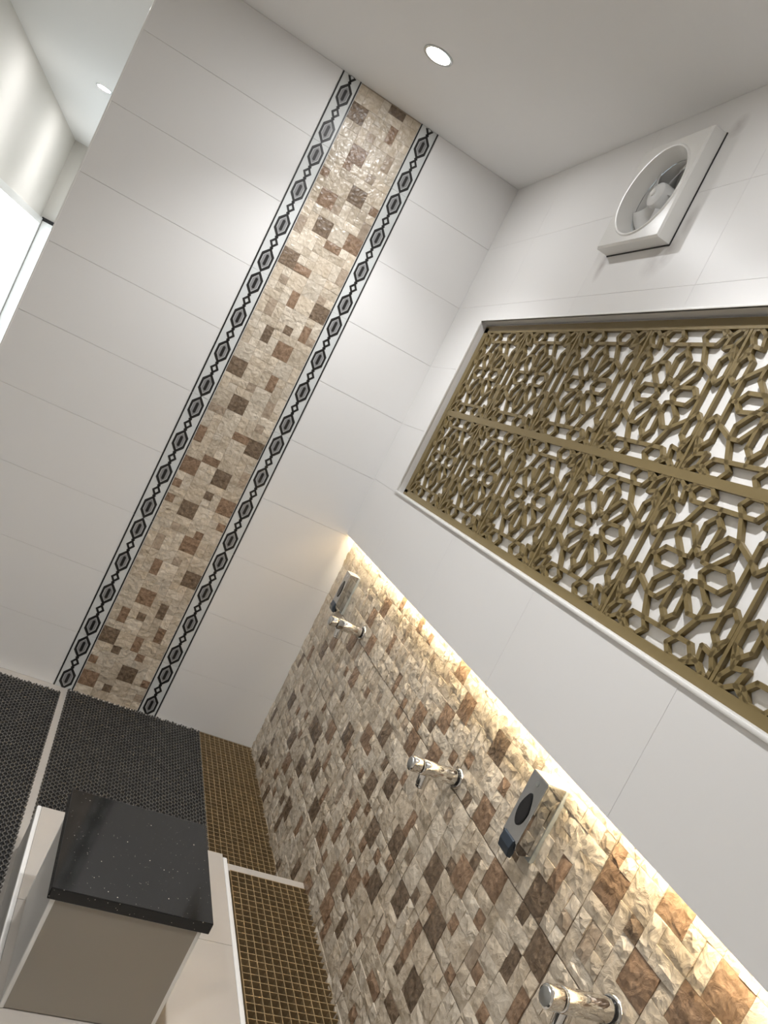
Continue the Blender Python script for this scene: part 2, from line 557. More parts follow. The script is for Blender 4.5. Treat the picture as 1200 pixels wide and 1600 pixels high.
def piece_geo(w, h, rnd, amp):
    """one split-face piece in (u, v, n): chipped top on a 3..4 cell grid, low broken rim, vertical sides"""
    W, Hh = w * U, h * U
    g = 0.0005
    nu, nv = (4 if w == 2 else 3), (4 if h == 2 else 3)
    us = [g] + [W * (i + rnd.uniform(-.22, .22)) / nu for i in range(1, nu)] + [W - g]
    vs = [g] + [Hh * (j + rnd.uniform(-.22, .22)) / nv for j in range(1, nv)] + [Hh - g]
    lift = rnd.uniform(.0, .45)
    tu, tv = rnd.uniform(-.4, .4), rnd.uniform(-.4, .4)
    V, F = [], []
    for j in range(nv + 1):
        for i in range(nu + 1):
            rim = i in (0, nu) or j in (0, nv)
            k = .25 + lift + tu * (i / nu - .5) + tv * (j / nv - .5)
            k += rnd.uniform(-.12, .12) if rim else rnd.uniform(.05, .65)
            uu, vv = us[i], vs[j]
            if not rim:
                uu += W / nu * rnd.uniform(-.2, .2)
                vv += Hh / nv * rnd.uniform(-.2, .2)
            V.append((uu, vv, max(.0005, amp * k)))
    st = nu + 1
    for j in range(nv):
        for i in range(nu):
            a, b, c, d = j * st + i, j * st + i + 1, (j + 1) * st + i + 1, (j + 1) * st + i
            F += [(a, b, c), (a, c, d)] if rnd.random() < .5 else [(a, b, d), (b, c, d)]
    rim = [i for i in range(st)] + [j * st + nu for j in range(1, nv + 1)] + [nv * st + i for i in range(nu - 1, -1, -1)] + [j * st for j in range(nv - 1, 0, -1)]
    base = len(V)
    for q in rim:
        V.append((V[q][0], V[q][1], -.001))
    for q in range(len(rim)):
        a, b = q, (q + 1) % len(rim)
        F.append((rim[a], base + a, base + b, rim[b]))
    return V, F


NVAR = 14
GEO = {}
for (w, h) in ((1, 1), (1, 2), (2, 1), (2, 2)):
    for var in range(NVAR):
        GEO[(w, h, var)] = piece_geo(w, h, random.Random(w * 1000 + h * 100 + var), 1.0)
PIECE_CACHE = {}


def piece_mesh(tagname, w, h, var, mat, fmap, amp):
    key = (tagname, w, h, var, mat)
    if key not in PIECE_CACHE:
        V, F = GEO[(w, h, var)]
        mb = MB()
        mb.v = [fmap(u, v, n * amp) for (u, v, n) in V]
        mb.f = list(F)
        me = mb.mesh('mosaic_piece', True, 16)
        me.materials.append(M[mat])
        PIECE_CACHE[key] = me
    return PIECE_CACHE[key]


# strip in the back wall: u = x, v = z, n = -y
Z0 = -.035
UZ = .03722                                  # strip tiles are a little shorter
SZ0 = .265 - 8 * UZ
KZ = UZ / U
strip = layout(parse(STRIP_BROWN), 8, 80, set(), {8, 24, 40, 56, 72}, 3)
strip_tiles = {}
for k in range(len(CUTS) - 1):
    z0, z1 = max(0, CUTS[k]), min(H, CUTS[k + 1])
    strip_tiles[k] = obj('mosaic_tile', MB().box(XML + .0003, .0022, z0 + G, XMR - .0003, TT + .002, z1 - G), M['mosaic_base'], wall_back)
for (c, r, w, h, s) in strip:
    z0, z1 = SZ0 + r * UZ, SZ0 + (r + h) * UZ
    if z1 <= .004 or z0 >= H - .004:
        continue
    k = 0
    while CUTS[k + 1] < (z0 + z1) / 2:
        k += 1
    par = strip_tiles[k]
    var = random.randrange(NVAR)
    if z0 < 0 or z1 > H:                      # pieces cut at floor and ceiling
        V, F = GEO[(w, h, var)]
        mb = MB()
        mb.v = [(u, -n * .0028, min(max(v * KZ, -z0), H - z0)) for (u, v, n) in V]
        mb.f = list(F)
        obj('mosaic_piece', mb, M[s], par, (XML + c * U, .0022, z0))
    else:
        link('mosaic_piece', piece_mesh('strip', w, h, var, s, lambda u, v, n: (u, -n, v * KZ), .0028), None, par, (XML + c * U, .0022, z0))

# ------------------------------------------------------------------ right wall, upper white part
NY0, NY1, NZ0, NZ1, NX = -.349, -2.735, 1.465, 2.279, .0475    # niche of the lattice
FY0, FY1, FZ0, FZ1 = -1.435, -1.170, 2.525, 2.790             # hole for the fan
wr = MB()
wr.box(GR, YN, EDGE, .011, 0.0, 1.30)
wr.box(GR, YN, 1.30, .2, 0.0, NZ0)
wr.box(GR, NY0, NZ0, .2, 0.0, NZ1)
wr.box(GR, YN, NZ0, .2, NY1, NZ1)
wr.box(NX, NY1, NZ0, .2, NY0, NZ1)
wr.box(GR, YN, NZ1, .2, 0.0, FZ0)
wr.box(GR, YN, FZ1, .2, 0.0, H)
wr.box(GR, YN, FZ0, .2, FY0, FZ1)
wr.box(GR, FY1, FZ0, .2, 0.0, FZ1)
wr.box(.125, FY0, FZ0, .2, FY1, FZ1)
wall_right = struct('wall_right', wr, M['grout'], 'white tiled right wall holding the gold lattice and the fan', 'wall')


def rect_minus(r, h):
    """rectangle (y0,y1,z0,z1) minus a hole, as rectangles"""
    y0, y1, z0, z1 = r
    a0, a1, b0, b1 = h
    if a1 <= y0 or a0 >= y1 or b1 <= z0 or b0 >= z1:
        return [r]
    out = []
    if a0 > y0: out.append((y0, a0, z0, z1))
    if a1 < y1: out.append((a1, y1, z0, z1))
    m0, m1 = max(y0, a0), min(y1, a1)
    if b0 > z0: out.append((m0, m1, z0, b0))
    if b1 < z1: out.append((m0, m1, b1, z1))
    return out


YJ = [0.0, -.4735, -1.0735, -1.6735, -2.2735, -2.8735, -3.4735, -4.0735, -4.6735, -5.0]
for ri in range(len(ROWS_RIGHT) - 1):
    z0, z1 = ROWS_RIGHT[ri], ROWS_RIGHT[ri + 1]
    for ci in range(len(YJ) - 1):
        y1, y0 = YJ[ci], YJ[ci + 1]
        rs = [(y0 + G * .7, y1 - G * .7, z0 + G * .7, z1 - G * .7)]
        rs = [q for r0 in rs for q in rect_minus(r0, (NY1, NY0, NZ0, NZ1))]
        near_fan = y0 < -1.05 and y1 > -1.7 and z0 > 2.2
        rs = [q for r0 in rs for q in rect_minus(r0, (FY0, FY1, FZ0, FZ1))]
        rs = [q for q in rs if q[1] - q[0] > .004 and q[3] - q[2] > .004]
        if not rs:
            continue
        mb = MB()
        for (a, b, c, d) in rs:
            mb.box(0, a, c, TT + .002, b, d)
        obj('white_tile', mb, M['tile_stained' if near_fan else 'tile'], wall_right)
# reveals and trims of the niche
obj('niche_backing', MB().box(NX - .004, NY1, NZ0, NX, NY0, NZ1), M['backer'], wall_right)
rv = MB()
rv.box(-.0005, NY0 - .003, NZ0, NX, NY0 + .001, NZ1)
rv.box(-.0005, NY1, NZ1 - .003, NX, NY0, NZ1 + .001)
rv.box(-.0005, NY1 - .001, NZ0, NX, NY1 + .003, NZ1)
obj('niche_reveal', rv, M['tile'], wall_right)
tn = MB()
tn.cbox(-.006, NY1, NZ0 - .002, NX, NY0 + .004, NZ0 + .009, .003)
obj('niche_sill', tn, M['trim'], wall_right, smooth=40)
tn = MB()
tn.cbox(-.003, NY0 - .004, NZ0, .006, NY0 + .003, NZ1 + .004, .0015)
obj('niche_side_trim', tn, M['trim'], wall_right, smooth=40)
tn = MB()
tn.cbox(-.003, NY1, NZ1 - .003, .006, NY0 + .003, NZ1 + .004, .0015)
obj('niche_head_trim', tn, M['trim'], wall_right, smooth=40)

# ------------------------------------------------------------------ right wall, lower mosaic part: u = -y, v = z, n = -x
wall_low = struct('wall_right_lower', MB().box(REC + .006, YN, -.12, .2, 0.0, 1.30), M['grout'], 'split-face beige and brown mosaic wall behind the taps', 'wall')
Y0 = .014
NC, NR = 90, 34
colj = set(range(13, NC, 16))
rowj = {8, 16, 24, 32}
pieces = layout(parse(WALL_BROWN), NC, NR, colj, rowj, 5)
low_tiles = {}
zc = [-.035, .265, .565, .865, 1.165, 1.28]
for a in range(5):
    for b in range(len(YJ) - 1):
        y1, y0 = YJ[b], YJ[b + 1]
        z0, z1 = max(-.1, zc[a]), zc[a + 1]
        if b >= 6:
            continue
        low_tiles[(a, b)] = obj('mosaic_tile', MB().box(REC, y0 + G, z0 + G, REC + .008, y1 - G, z1 - G), M['mosaic_base'], wall_low)


def visible_size(c, r, w, h):
    p = Vector((REC, Y0 - (c + w / 2) * U, Z0 + (r + h / 2) * U))
    q = p - CAM_POS
    d = q.dot(C_FWD)
    if d <= .1:
        return 0
    px, py = q.dot(C_RIGHT) / d * FPX, q.dot(C_DOWN) / d * FPX
    if abs(px) > 610 or abs(py) > 810 or p.z > EDGE + .01:
        return 0
    if p.y < YT and p.z < .13 or p.z < 0:
        return 0
    return w * h * (p.x - CAM_POS.x) / q.length ** 3


order = sorted(pieces, key=lambda t: -visible_size(*t[:4]))
rest = {}
for idx, (c, r, w, h, s) in enumerate(order):
    y_hi, z0 = Y0 - c * U, Z0 + r * U
    var = random.randrange(NVAR)
    cy, cz = y_hi - w * U / 2, z0 + h * U / 2
    a = 0
    while zc[a + 1] < cz and a < 4:
        a += 1
    b = 0
    while YJ[b + 1] > cy:
        b += 1
    if (a, b) not in low_tiles:
        continue
    JG = .0014                               # keep the joints of the big tiles open
    a0, a1 = (JG if c in colj else 0), (JG if c + w in colj else 0)
    b0, b1 = (JG if r in rowj else 0), (JG if r + h in rowj else 0)
    if idx < 300 and y_hi <= 0 and visible_size(c, r, w, h) > 0:
        o = link('mosaic_piece', piece_mesh('wall', w, h, var, s, lambda u, v, n: (-n, -u, v), .0062), None, low_tiles[(a, b)], (REC, y_hi - a0, z0 + b0))
        o.scale = (1, (w * U - a0 - a1) / (w * U), (h * U - b0 - b1) / (h * U))
    else:
        V, F = GEO[(w, h, var)]
        mb = rest.setdefault('all', (MB(), []))
        n = len(mb[0].v)
        ku, kv = (w * U - a0 - a1) / (w * U), (h * U - b0 - b1) / (h * U)
        mb[0].v += [(REC - k * .0062, min(0.0, y_hi - a0 - u * ku), z0 + b0 + v * kv) for (u, v, k) in V]
        mb[0].f += [tuple(n + i for i in f) for f in F]
        mb[1].extend([s] * len(F))
mbr, cols = rest['all']
names = ['beige', 'cream', 'd', 'm', 'l']
me = mbr.mesh('mosaic_pieces', False)
for k in names:
    me.materials.append(M[k])
for p, s in zip(me.polygons, cols):
    p.material_index = names.index(s)
bm = bmesh.new(); bm.from_mesh(me); bmesh.ops.recalc_face_normals(bm, faces=bm.faces); bm.to_mesh(me); bm.free()
for p in me.polygons:
    p.use_smooth = True
me.set_sharp_from_angle(angle=R(16))
far_pieces = link('distant_mosaic_pieces', me, None, wall_low)
far_pieces['kind'] = 'stuff'

# cove light strip hidden behind the lower edge of the white wall
led = thing('led_strip', 'warm light strip in the cove above the mosaic wall', 'light strip', (.0113, -1.6, 1.196))
obj('strip_backing', MB().box(-.0002, -1.3, -.008, .0006, 1.58, .010), M['trim'], led)
obj('glowing_diffuser', MB().box(.0006, -1.3, -.006, .0030, 1.58, .008), M['led_glow'], led)

# ------------------------------------------------------------------ raised platform with its channel
PZ, PY, PXL, PXR = .15, -1.13, -.872, -.250
pf = MB()
pf.box(PXL + .006, YN, 0, PXR - .003, PY - .006, PZ - .006)
pf.box(PXR - .003, YN, 0, REC + .004, YT - .0, .085)
platform = struct('floor_platform', pf, M['grout'], 'raised pale tiled platform carrying the seat', 'platform')
tj = [PY, -1.539, -1.945, -2.351, -2.757, -3.163, -3.569, -3.975, -4.381, -4.787, YN]
for i in range(len(tj) - 1):
    obj('platform_tile', MB().cbox(PXL + .012, tj[i + 1] + G, PZ - .008, PXR - .006, tj[i] - G, PZ, .001), M['floor'], platform)
    obj('side_tile', MB().cbox(PXL, tj[i + 1] + G, .001, PXL + .008, tj[i] - G, PZ - .008, .001), M['floor_grey'], platform)
obj('front_tile', MB().cbox(PXL + .002, PY - .008, .001, PXR - .006, PY - .001, PZ - .008, .001), M['floor'], platform)
obj('edge_trim', MB().cbox(PXL - .002, YN, PZ - .012, PXL + .012, PY + .001, PZ + .001, .004), M['trim'], platform, smooth=40)
obj('channel_lip', MB().cbox(PXR - .005, YN, .085, PXR + .011, PY - .012, PZ - .001, .004), M['trim'], platform, smooth=40)
obj('channel_bed', MB().box(PXR + .011, YN, .085, REC, -1.19, .092), M['trough'], platform)
trim1 = struct('trim_1', MB().cbox(PXR, -1.19, .0, REC + .002, -1.152, .1375, .003), M['trim'], 'white kerb strip between the two bronze drain gratings', 'kerb')
trim1.data.materials[0] = M['floor']


# ------------------------------------------------------------------ drain gratings: every bar is a piece
def grating(label, x0, x1, y0, y1, ztop, cell=.025, depth=.024, th=.0026):
    t = thing('drain_grating', label, 'grating', ((x0 + x1) / 2, (y0 + y1) / 2, ztop - depth), 'bronze drain gratings')
    o = Vector(t.location)
    nx = round((x1 - x0) / cell)
    ny = round((y1 - y0) / cell)
    long_me = MB().box(-th / 2, y0 - o.y, 0, th / 2, y1 - o.y, depth).mesh('long_bar')
    long_me.materials.append(M['bronze'])
    cross_me = MB().box(x0 - o.x, -th / 2, 0, x1 - o.x, th / 2, depth - .0004).mesh('cross_bar')
    cross_me.materials.append(M['bronze'])
    for i in range(nx + 1):
        link('long_bar', long_me, None, t, (x0 + (x1 - x0) * i / nx - o.x, 0, 0))
    for j in range(ny + 1):
        link('cross_bar', cross_me, None, t, (0, y0 + (y1 - y0) * j / ny - o.y, 0))
    for (a, b) in ((.25, .1), (.75, .1), (.25, .9), (.75, .9), (.25, .5), (.75, .5)):
        obj('foot', MB().box(x0 + (x1 - x0) * a - .006 - o.x, y0 + (y1 - y0) * b - .006 - o.y, -.046 if ztop < .1 else -.029, x0 + (x1 - x0) * a + .006 - o.x, y0 + (y1 - y0) * b + .006 - o.y, .001), M['bronze'], t)
    return t


grating('bronze drain grating at floor level, at the foot of the white back wall', XT + .004, REC - .004, YT + .004, -.004, .0)
grating('bronze drain grating on the raised platform, in front of the white kerb', PXR + .019, REC - .003, -2.60, -1.196, .145)


# ------------------------------------------------------------------ mats of wavy vinyl strips
def mat_mesh(x0, x1, y0, y1, seed, pitch=.0125, lam=.025, wid=.0042, zt=.0095):
    rnd = random.Random(seed)
    V, F = [], []
    n = int((x1 - x0) / pitch)
    pitch = (x1 - x0) / n
    A = pitch * .30
    for i in range(n):
        xc = x0 + (i + .5) * pitch
        ph = math.pi * (i % 2)
        ya, yb = y0 + rnd.uniform(-.003, .006), y1 + rnd.uniform(-.009, .004)
        k = int((yb - ya) / (lam / 4))
        for j in range(k + 1):
            y = ya + (yb - ya) * j / k
            x = xc + A * math.sin(2 * math.pi * y / lam + ph)
            V += [(x - wid / 2, y, .001), (x - wid / 2, y, zt), (x + wid / 2, y, zt), (x + wid / 2, y, .001)]
            if j:
                b = len(V) - 8
                F += [(b, b + 1, b + 5, b + 4), (b + 1, b + 2, b + 6, b + 5), (b + 2, b + 3, b + 7, b + 6)]
    me = bpy.data.meshes.new('wavy_strips')
    me.from_pydata(V, [], F)
    me.update()
    return me


def floor_mat(label, x0, x1, y0, y1, seed):
    t = thing('floor_mat', label, 'mat', ((x0 + x1) / 2, (y0 + y1) / 2, 0), 'dark anti-slip mats')
    o = Vector(t.location)
    w = link('wavy_strips', mat_mesh(x0 - o.x, x1 - o.x, y0 - o.y, y1 - o.y, seed), M['mat'], t)
    w['kind'] = 'stuff'
    obj('gap_shade_sheet', MB().box(x0 - o.x + .004, y0 - o.y + .004, .0003, x1 - o.x - .004, y1 - o.y - .008, .0035), M['mat_gap'], t)  # added black sheet standing in for the shade seen through the open mat
    return t


floor_mat('dark wavy anti-slip mat between the bronze grating and the seat platform', -.860, -.2257, -1.118, -.010, 1)
floor_mat('dark wavy anti-slip mat in the lower left corner, left of the white floor gap', -1.60, -.884, -2.60, -.058, 2)

# ------------------------------------------------------------------ the seat
SX0, SX1, SY0, SY1, SZ = -.851, -.480, -1.887, -1.512, .465
st = thing('ablution_seat', 'square tiled seat block with a polished black granite top', 'seat', ((SX0 + SX1) / 2, (SY0 + SY1) / 2, PZ))
so = Vector(st.location)


def sp(name, mb, mat, smooth=None):
    mb.v = [(a - so.x, b - so.y, c - so.z) for (a, b, c) in mb.v]
    return obj(name, mb, mat, st, smooth=smooth)


bx0, bx1, by0, by1 = SX0 + .012, SX1 - .014, SY0 + .013, SY1 - .013
zt = SZ - .028
sp('granite_top', MB().cbox(SX0, SY0, zt, SX1, SY1, SZ, .002), M['granite'])
sp('core', MB().box(bx0 + .007, by0 + .007, PZ + .001, bx1 - .007, by1 - .007, zt), M['grout'])
sp('front_panel', MB().cbox(bx0 + .006, by0, PZ + .003, bx1 - .006, by0 + .008, zt - .002, .001), M['stool_tile'])
sp('rear_panel', MB().cbox(bx0 + .006, by1 - .008, PZ + .003, bx1 - .006, by1, zt - .002, .001), M['stool_tile'])
sp('side_panel', MB().cbox(bx0, by0 + .006, PZ + .003, bx0 + .008, by1 - .006, zt - .002, .001), M['floor_grey'])
sp('side_panel', MB().cbox(bx1 - .008, by0 + .006, PZ + .003, bx1, by1 - .006, zt - .002, .001), M['stool_tile'])
for cx in (bx0, bx1):
    for cy in (by0, by1):
        sx, sy = (1 if cx == bx0 else -1), (1 if cy == by0 else -1)
        sp('corner_trim', MB().cbox(cx - sx * .001, cy - sy * .001, PZ + .001, cx + sx * .009, cy + sy * .009, zt, .002), M['trim'], 40)

# ------------------------------------------------------------------ gold lattice
LX0, LD = .030, .012                        # front face and thickness
MOD = .3825
HA = MOD / 2
LY0 = -.392                                  # first unit starts here
LW = .0104                                   # bar width


def d4(p):
    x, y = p
    return [(x, y), (-x, y), (x, -y), (-x, -y), (y, x), (-y, x), (y, -x), (-y, -x)]


def d4seg(a, b):
    return set(tuple(sorted((tuple(round(k, 4) for k in p), tuple(round(k, 4) for k in q)))) for p, q in zip(d4(a), d4(b)))


segs = set()
pet = [(.165, 0), (.245, .110), (.525, .120), (.635, 0), (.525, -.120), (.245, -.110)]


def rot2(p, ang):
    c, s = math.cos(ang), math.sin(ang)
    return (p[0] * c - p[1] * s, p[0] * s + p[1] * c)


for k in range(2):
    q = [rot2(p, k * math.pi / 4) for p in pet]
    for i in range(6):
        segs |= d4seg(q[i], q[(i + 1) % 6])
th_ = [(.205, .835), (.300, .725), (.510, .725), (.605, .835), (.510, .945), (.300, .945)]
for i in range(6):
    segs |= d4seg(th_[i], th_[(i + 1) % 6])
dt = (.449, .449)
segs |= d4seg((0, .635), (0, .725))
segs |= d4seg((0, .725), (.300, .725))
segs |= d4seg((.300, .725), dt)
chx = [(.675, .675), (.85, .715), (.935, .84), (.935, .935), (.84, .935), (.715, .85)]
for i in range(6):
    segs |= d4seg(chx[i], chx[(i + 1) % 6])
segs |= d4seg((.605, .835), (.715, .85))
segs |= d4seg((.945, .510), (.90, .62))
segs |= d4seg((.90, .62), (.85, .715))
lat = MB()


def bar(mb, a, b, w=LW, ext=.42, x0=LX0, dep=LD):
    a, b = Vector(a), Vector(b)
    d = (b - a).normalized()
    nrm = Vector((-d.y, d.x))
    a2, b2 = a - d * (w * ext * .5), b + d * (w * ext * .5)
    a3, b3 = a2 - d * (w * .32), b2 + d * (w * .32)
    pts = [a2 + nrm * w / 2, a3, a2 - nrm * w / 2, b2 - nrm * w / 2, b3, b2 + nrm * w / 2]
    mb.poly([(0, -p.x, p.y) for p in pts], (dep, 0, 0))


for (a, b) in sorted(segs):
    if (Vector(a) - Vector(b)).length < .01:
        continue
    bar(lat, (a[0] * HA, a[1] * HA), (b[0] * HA, b[1] * HA))
lat.box(.0002, HA - .0045, -HA, LD, HA + .0045, HA)          # upright between neighbouring units
unit_me = lat.mesh('rosette_unit')
unit_me.materials.append(M['gold'])
ZM = 1.8675
NU = 6
ly1 = LY0 - MOD * NU
ls = thing('lattice_screen', 'gold lattice screen of star and petal openings set in the white wall niche', 'screen', (LX0, (LY0 + ly1) / 2, NZ0 + .009))
lo = Vector(ls.location)
for i in range(NU):
    for zz in (ZM + .190, ZM - .190):
        link('rosette_unit', unit_me, None, ls, (0, LY0 - MOD * (i + .5) - lo.y, zz - lo.z))


def lbox(name, y0, y1, z0, z1):
    obj(name, MB().box(-.0006, y0 - lo.y, z0 - lo.z, LD, y1 - lo.y, z1 - lo.z), M['gold'], ls)


lbox('middle_rail', ly1, LY0, ZM - .0115, ZM + .0115)
lbox('bottom_rail', ly1 - .03, LY0 + .033, NZ0 + .009, ZM - .190 - HA * .94)
lbox('top_rail', ly1 - .03, LY0 + .033, ZM + .190 + HA * .94, NZ1 - .012)
lbox('side_rail', LY0 - .004, LY0 + .033, NZ0 + .02, NZ1 - .02)
lbox('side_rail', ly1 - .03, ly1 + .004, NZ0 + .02, NZ1 - .02)

# ------------------------------------------------------------------ exhaust fan
fy, fz = -1.303, 2.657
fan = thing('exhaust_fan', 'square white wall exhaust fan with round opening and grey hub', 'fan', (0, fy, fz))
HS, HZ, FD = .161, .169, .050
SEG = 64


def sq_pt(ang, a, b):
    c, s = math.cos(ang), math.sin(ang)
    k = min(a / abs(c) if abs(c) > 1e-6 else 1e9, b / abs(s) if abs(s) > 1e-6 else 1e9)
    return (c * k, s * k)


angs = [2 * math.pi * (k + .5) / SEG for k in range(SEG)]
corner = math.atan2(HZ, HS)
for ca in (corner, math.pi - corner, math.pi + corner, 2 * math.pi - corner):   # make corners exact
    i = min(range(SEG), key=lambda q: abs(angs[q] - ca))
    angs[i] = ca
fr = MB()
loops = []
for (x, kind, a, b) in ((-.002, 's', HS, HZ), (-FD + .006, 's', HS, HZ), (-FD, 's', HS - .006, HZ - .006), (-FD, 'c', .1475, 0), (-FD - .004, 'c', .144, 0),
                        (-FD - .003, 'c', .139, 0), (-.030, 'c', .131, 0), (-.002, 'c', .126, 0)):
    L0 = len(fr.v)
    for an in angs:
        if kind == 's':
            p = sq_pt(an, a, b)
        else:
            p = (a * math.cos(an), a * math.sin(an))
        fr.v.append((x, p[0], p[1]))
    loops.append(L0)
for q in range(len(loops) - 1):
    for k in range(SEG):
        j = (k + 1) % SEG
        fr.f.append((loops[q] + k, loops[q] + j, loops[q + 1] + j, loops[q + 1] + k))
obj('frame', fr, M['fan_white'], fan, smooth=35)
AX = ((0, 0, 0), (-1, 0, 0), (0, 1, 0), (0, 0, 1))
obj('duct', MB().lathe([(-.10, .127), (.0, .127), (.0, .1245), (-.10, .1245)], AX, 48), M['fan_white'], fan, smooth=40)
obj('gasket', MB().ring([(-.0032, -HS - .003, -HZ - .003), (-.0032, HS + .001, -HZ - .003), (-.0032, HS + .001, HZ + .002), (-.0032, -HS - .003, HZ + .002)],
                        [(-.0032, -HS + .02, -HZ + .02), (-.0032, HS - .02, -HZ + .02), (-.0032, HS - .02, HZ - .02), (-.0032, -HS + .02, HZ - .02)], (.003, 0, 0)), M['dark_rubber'], fan)
hub = obj('hub', MB().lathe([(-.03, .040), (.022, .040), (.030, .037), (.036, .028), (.039, .014), (.040, 0)], AX, 40), M['fan_blade'], fan, smooth=35)
obj('hub_cap', MB().lathe([(.038, .012), (.043, .011), (.045, .006), (.0455, 0)], AX, 24), M['fan_white'], hub, smooth=35)
for k in range(5):
    a0 = 2 * math.pi * k / 5 + .35
    bl = MB()
    nr_, na = 6, 5
    for face in (0, 1):
        for i in range(nr_ + 1):
            rr = .034 + (.118 - .034) * i / nr_
            half = .30 + .16 * i / nr_
            for j in range(na + 1):
                f = j / na - .5
                an = a0 + f * 2 * half + .18 * i / nr_
                x = .004 - f * .040 * (1 - .15 * i / nr_) + face * .0025
                bl.v.append((x, rr * math.cos(an), rr * math.sin(an)))
    s1 = na + 1
    off = (nr_ + 1) * s1
    for i in range(nr_):
        for j in range(na):
            a, b, c, d = i * s1 + j, i * s1 + j + 1, (i + 1) * s1 + j + 1, (i + 1) * s1 + j
            bl.f += [(a, b, c, d), (off + d, off + c, off + b, off + a)]
    rimv = [j for j in range(s1)] + [i * s1 + na for i in range(1, nr_ + 1)] + [nr_ * s1 + j for j in range(na - 1, -1, -1)] + [i * s1 for i in range(nr_ - 1, 0, -1)]
    for q in range(len(rimv)):
        a, b = rimv[q], rimv[(q + 1) % len(rimv)]
        bl.f.append((a, off + a, off + b, b))
    obj('blade', bl, M['fan_blade'], fan, smooth=40)
obj('motor', MB().lathe([(-.095, .030), (-.09, .045), (-.035, .045), (-.03, .030)], AX, 32), M['dark_rubber'], fan, smooth=35)
for k in range(4):
    an = math.pi / 4 + k * math.pi / 2
    c, s = math.cos(an), math.sin(an)
    obj('strut', MB().poly([(.060, c * .03 - s * .004, s * .03 + c * .004), (.060, c * .03 + s * .004, s * .03 - c * .004),
                            (.060, c * .125 + s * .004, s * .125 - c * .004), (.060, c * .125 - s * .004, s * .125 + c * .004)], (.008, 0, 0)), M['dark_rubber'], fan)
for k in range(5):
    z = -.11 + k * .05
    obj('shutter_slat', MB().poly([(.100, -.122, z - .004), (.1004, -.122, z - .0058), (.1180, -.122, z + .004), (.1176, -.122, z + .0058)], (0, .244, 0)), M['fan_white'], fan)
obj('added_glow_pane', MB().box(.1195, -.125, -.125, .1235, .125, .125), M['fan_added_glow'], fan)  # added glowing pane that tints the inside of the duct blue


# ------------------------------------------------------------------ soap dispensers
def dispenser(label, y_near, y_far, z0, z1, xf):
    cy = (y_near + y_far) / 2
    w2 = (y_far - y_near) / 2
    t = thing('soap_dispenser', label, 'dispenser', (REC - .004, cy, z0), 'soap dispensers')
    hgt = z1 - z0
    dp = REC - .004 - xf
    obj('back_plate', MB().cbox(-.010, -w2 - .001, -.002, .002, w2 + .001, hgt + .0005, .001), M['plate_grey'], t)
    cov = MB()
    prof = [(-.010, .012), (-.010, hgt), (-dp, hgt), (-dp, .030), (-dp + .004, .016), (-dp + .018, .006)]
    cov.poly([(x, -w2, z) for (x, z) in prof], (0, 2 * w2, 0))
    o = obj('cover', cov, M['steel'], t)
    bv = o.modifiers.new('bevel', 'BEVEL'); bv.width = .0015; bv.segments = 2; bv.limit_method = 'ANGLE'
    obj('lit_top_panel', MB().box(-dp + .001, -w2 + .001, hgt + .0001, -.0105, w2 - .001, hgt + .0012), M['top_lit'], t)  # added panel, paler than the cover: strip light on the top put into colour
    tear = []
    for k in range(32):
        an = 2 * math.pi * k / 32
        s = math.sin(an)
        tear.append((-dp - .0003, .0175 * math.cos(an) * (1 - .38 * max(0, s)), hgt * .545 + .037 * s))
    win = obj('level_window', MB().poly(tear, (-.0022, 0, 0)), M['black_plastic'], t)
    ring_o = [(x - .0004, y * 1.12, hgt * .545 + (z - hgt * .545) * 1.07) for (x, y, z) in tear]
    obj('window_rim', MB().ring(ring_o, [(x - .0004, y, z) for (x, y, z) in tear], (-.0012, 0, 0)), M['dark_rubber'], win)
    obj('lock', MB().lathe([(0, .006), (.001, .006), (.0012, .0)], ((-dp, 0, hgt * .90), (-1, 0, 0), (0, 1, 0), (0, 0, 1)), 20), M['steel_edge'], t)
    refl_plate = MB().poly([(-dp + .002, -w2 + .010, .034), (-dp - .004, -w2 + .010, .031), (-dp - .006, -w2 + .010, .012), (-dp - .001, -w2 + .010, -.008), (-dp + .010, -w2 + .010, -.010), (-dp + .014, -w2 + .010, .004)], (0, 2 * w2 - .020, 0))
    o = obj('chin_reflection', refl_plate, M['blue_reflection'], t)  # dark blue reflection on the cover, put in as a coloured plate
    bv = o.modifiers.new('bevel', 'BEVEL'); bv.width = .002; bv.segments = 2; bv.limit_method = 'ANGLE'
    obj('nozzle', MB().lathe([(0, .006), (.016, .005), (.018, .003)], ((-dp + .022, 0, .008), (0, 0, -1), (1, 0, 0), (0, 1, 0)), 20), M['black_plastic'], t, smooth=40)
    return t


dispenser('steel soap dispenser with black level window, the nearer one by the middle tap', -2.095, -2.028, .938, 1.120, -.011)
dispenser('steel soap dispenser in the far wall corner, above the farthest tap', -.312, -.243, .868, 1.047, .000)


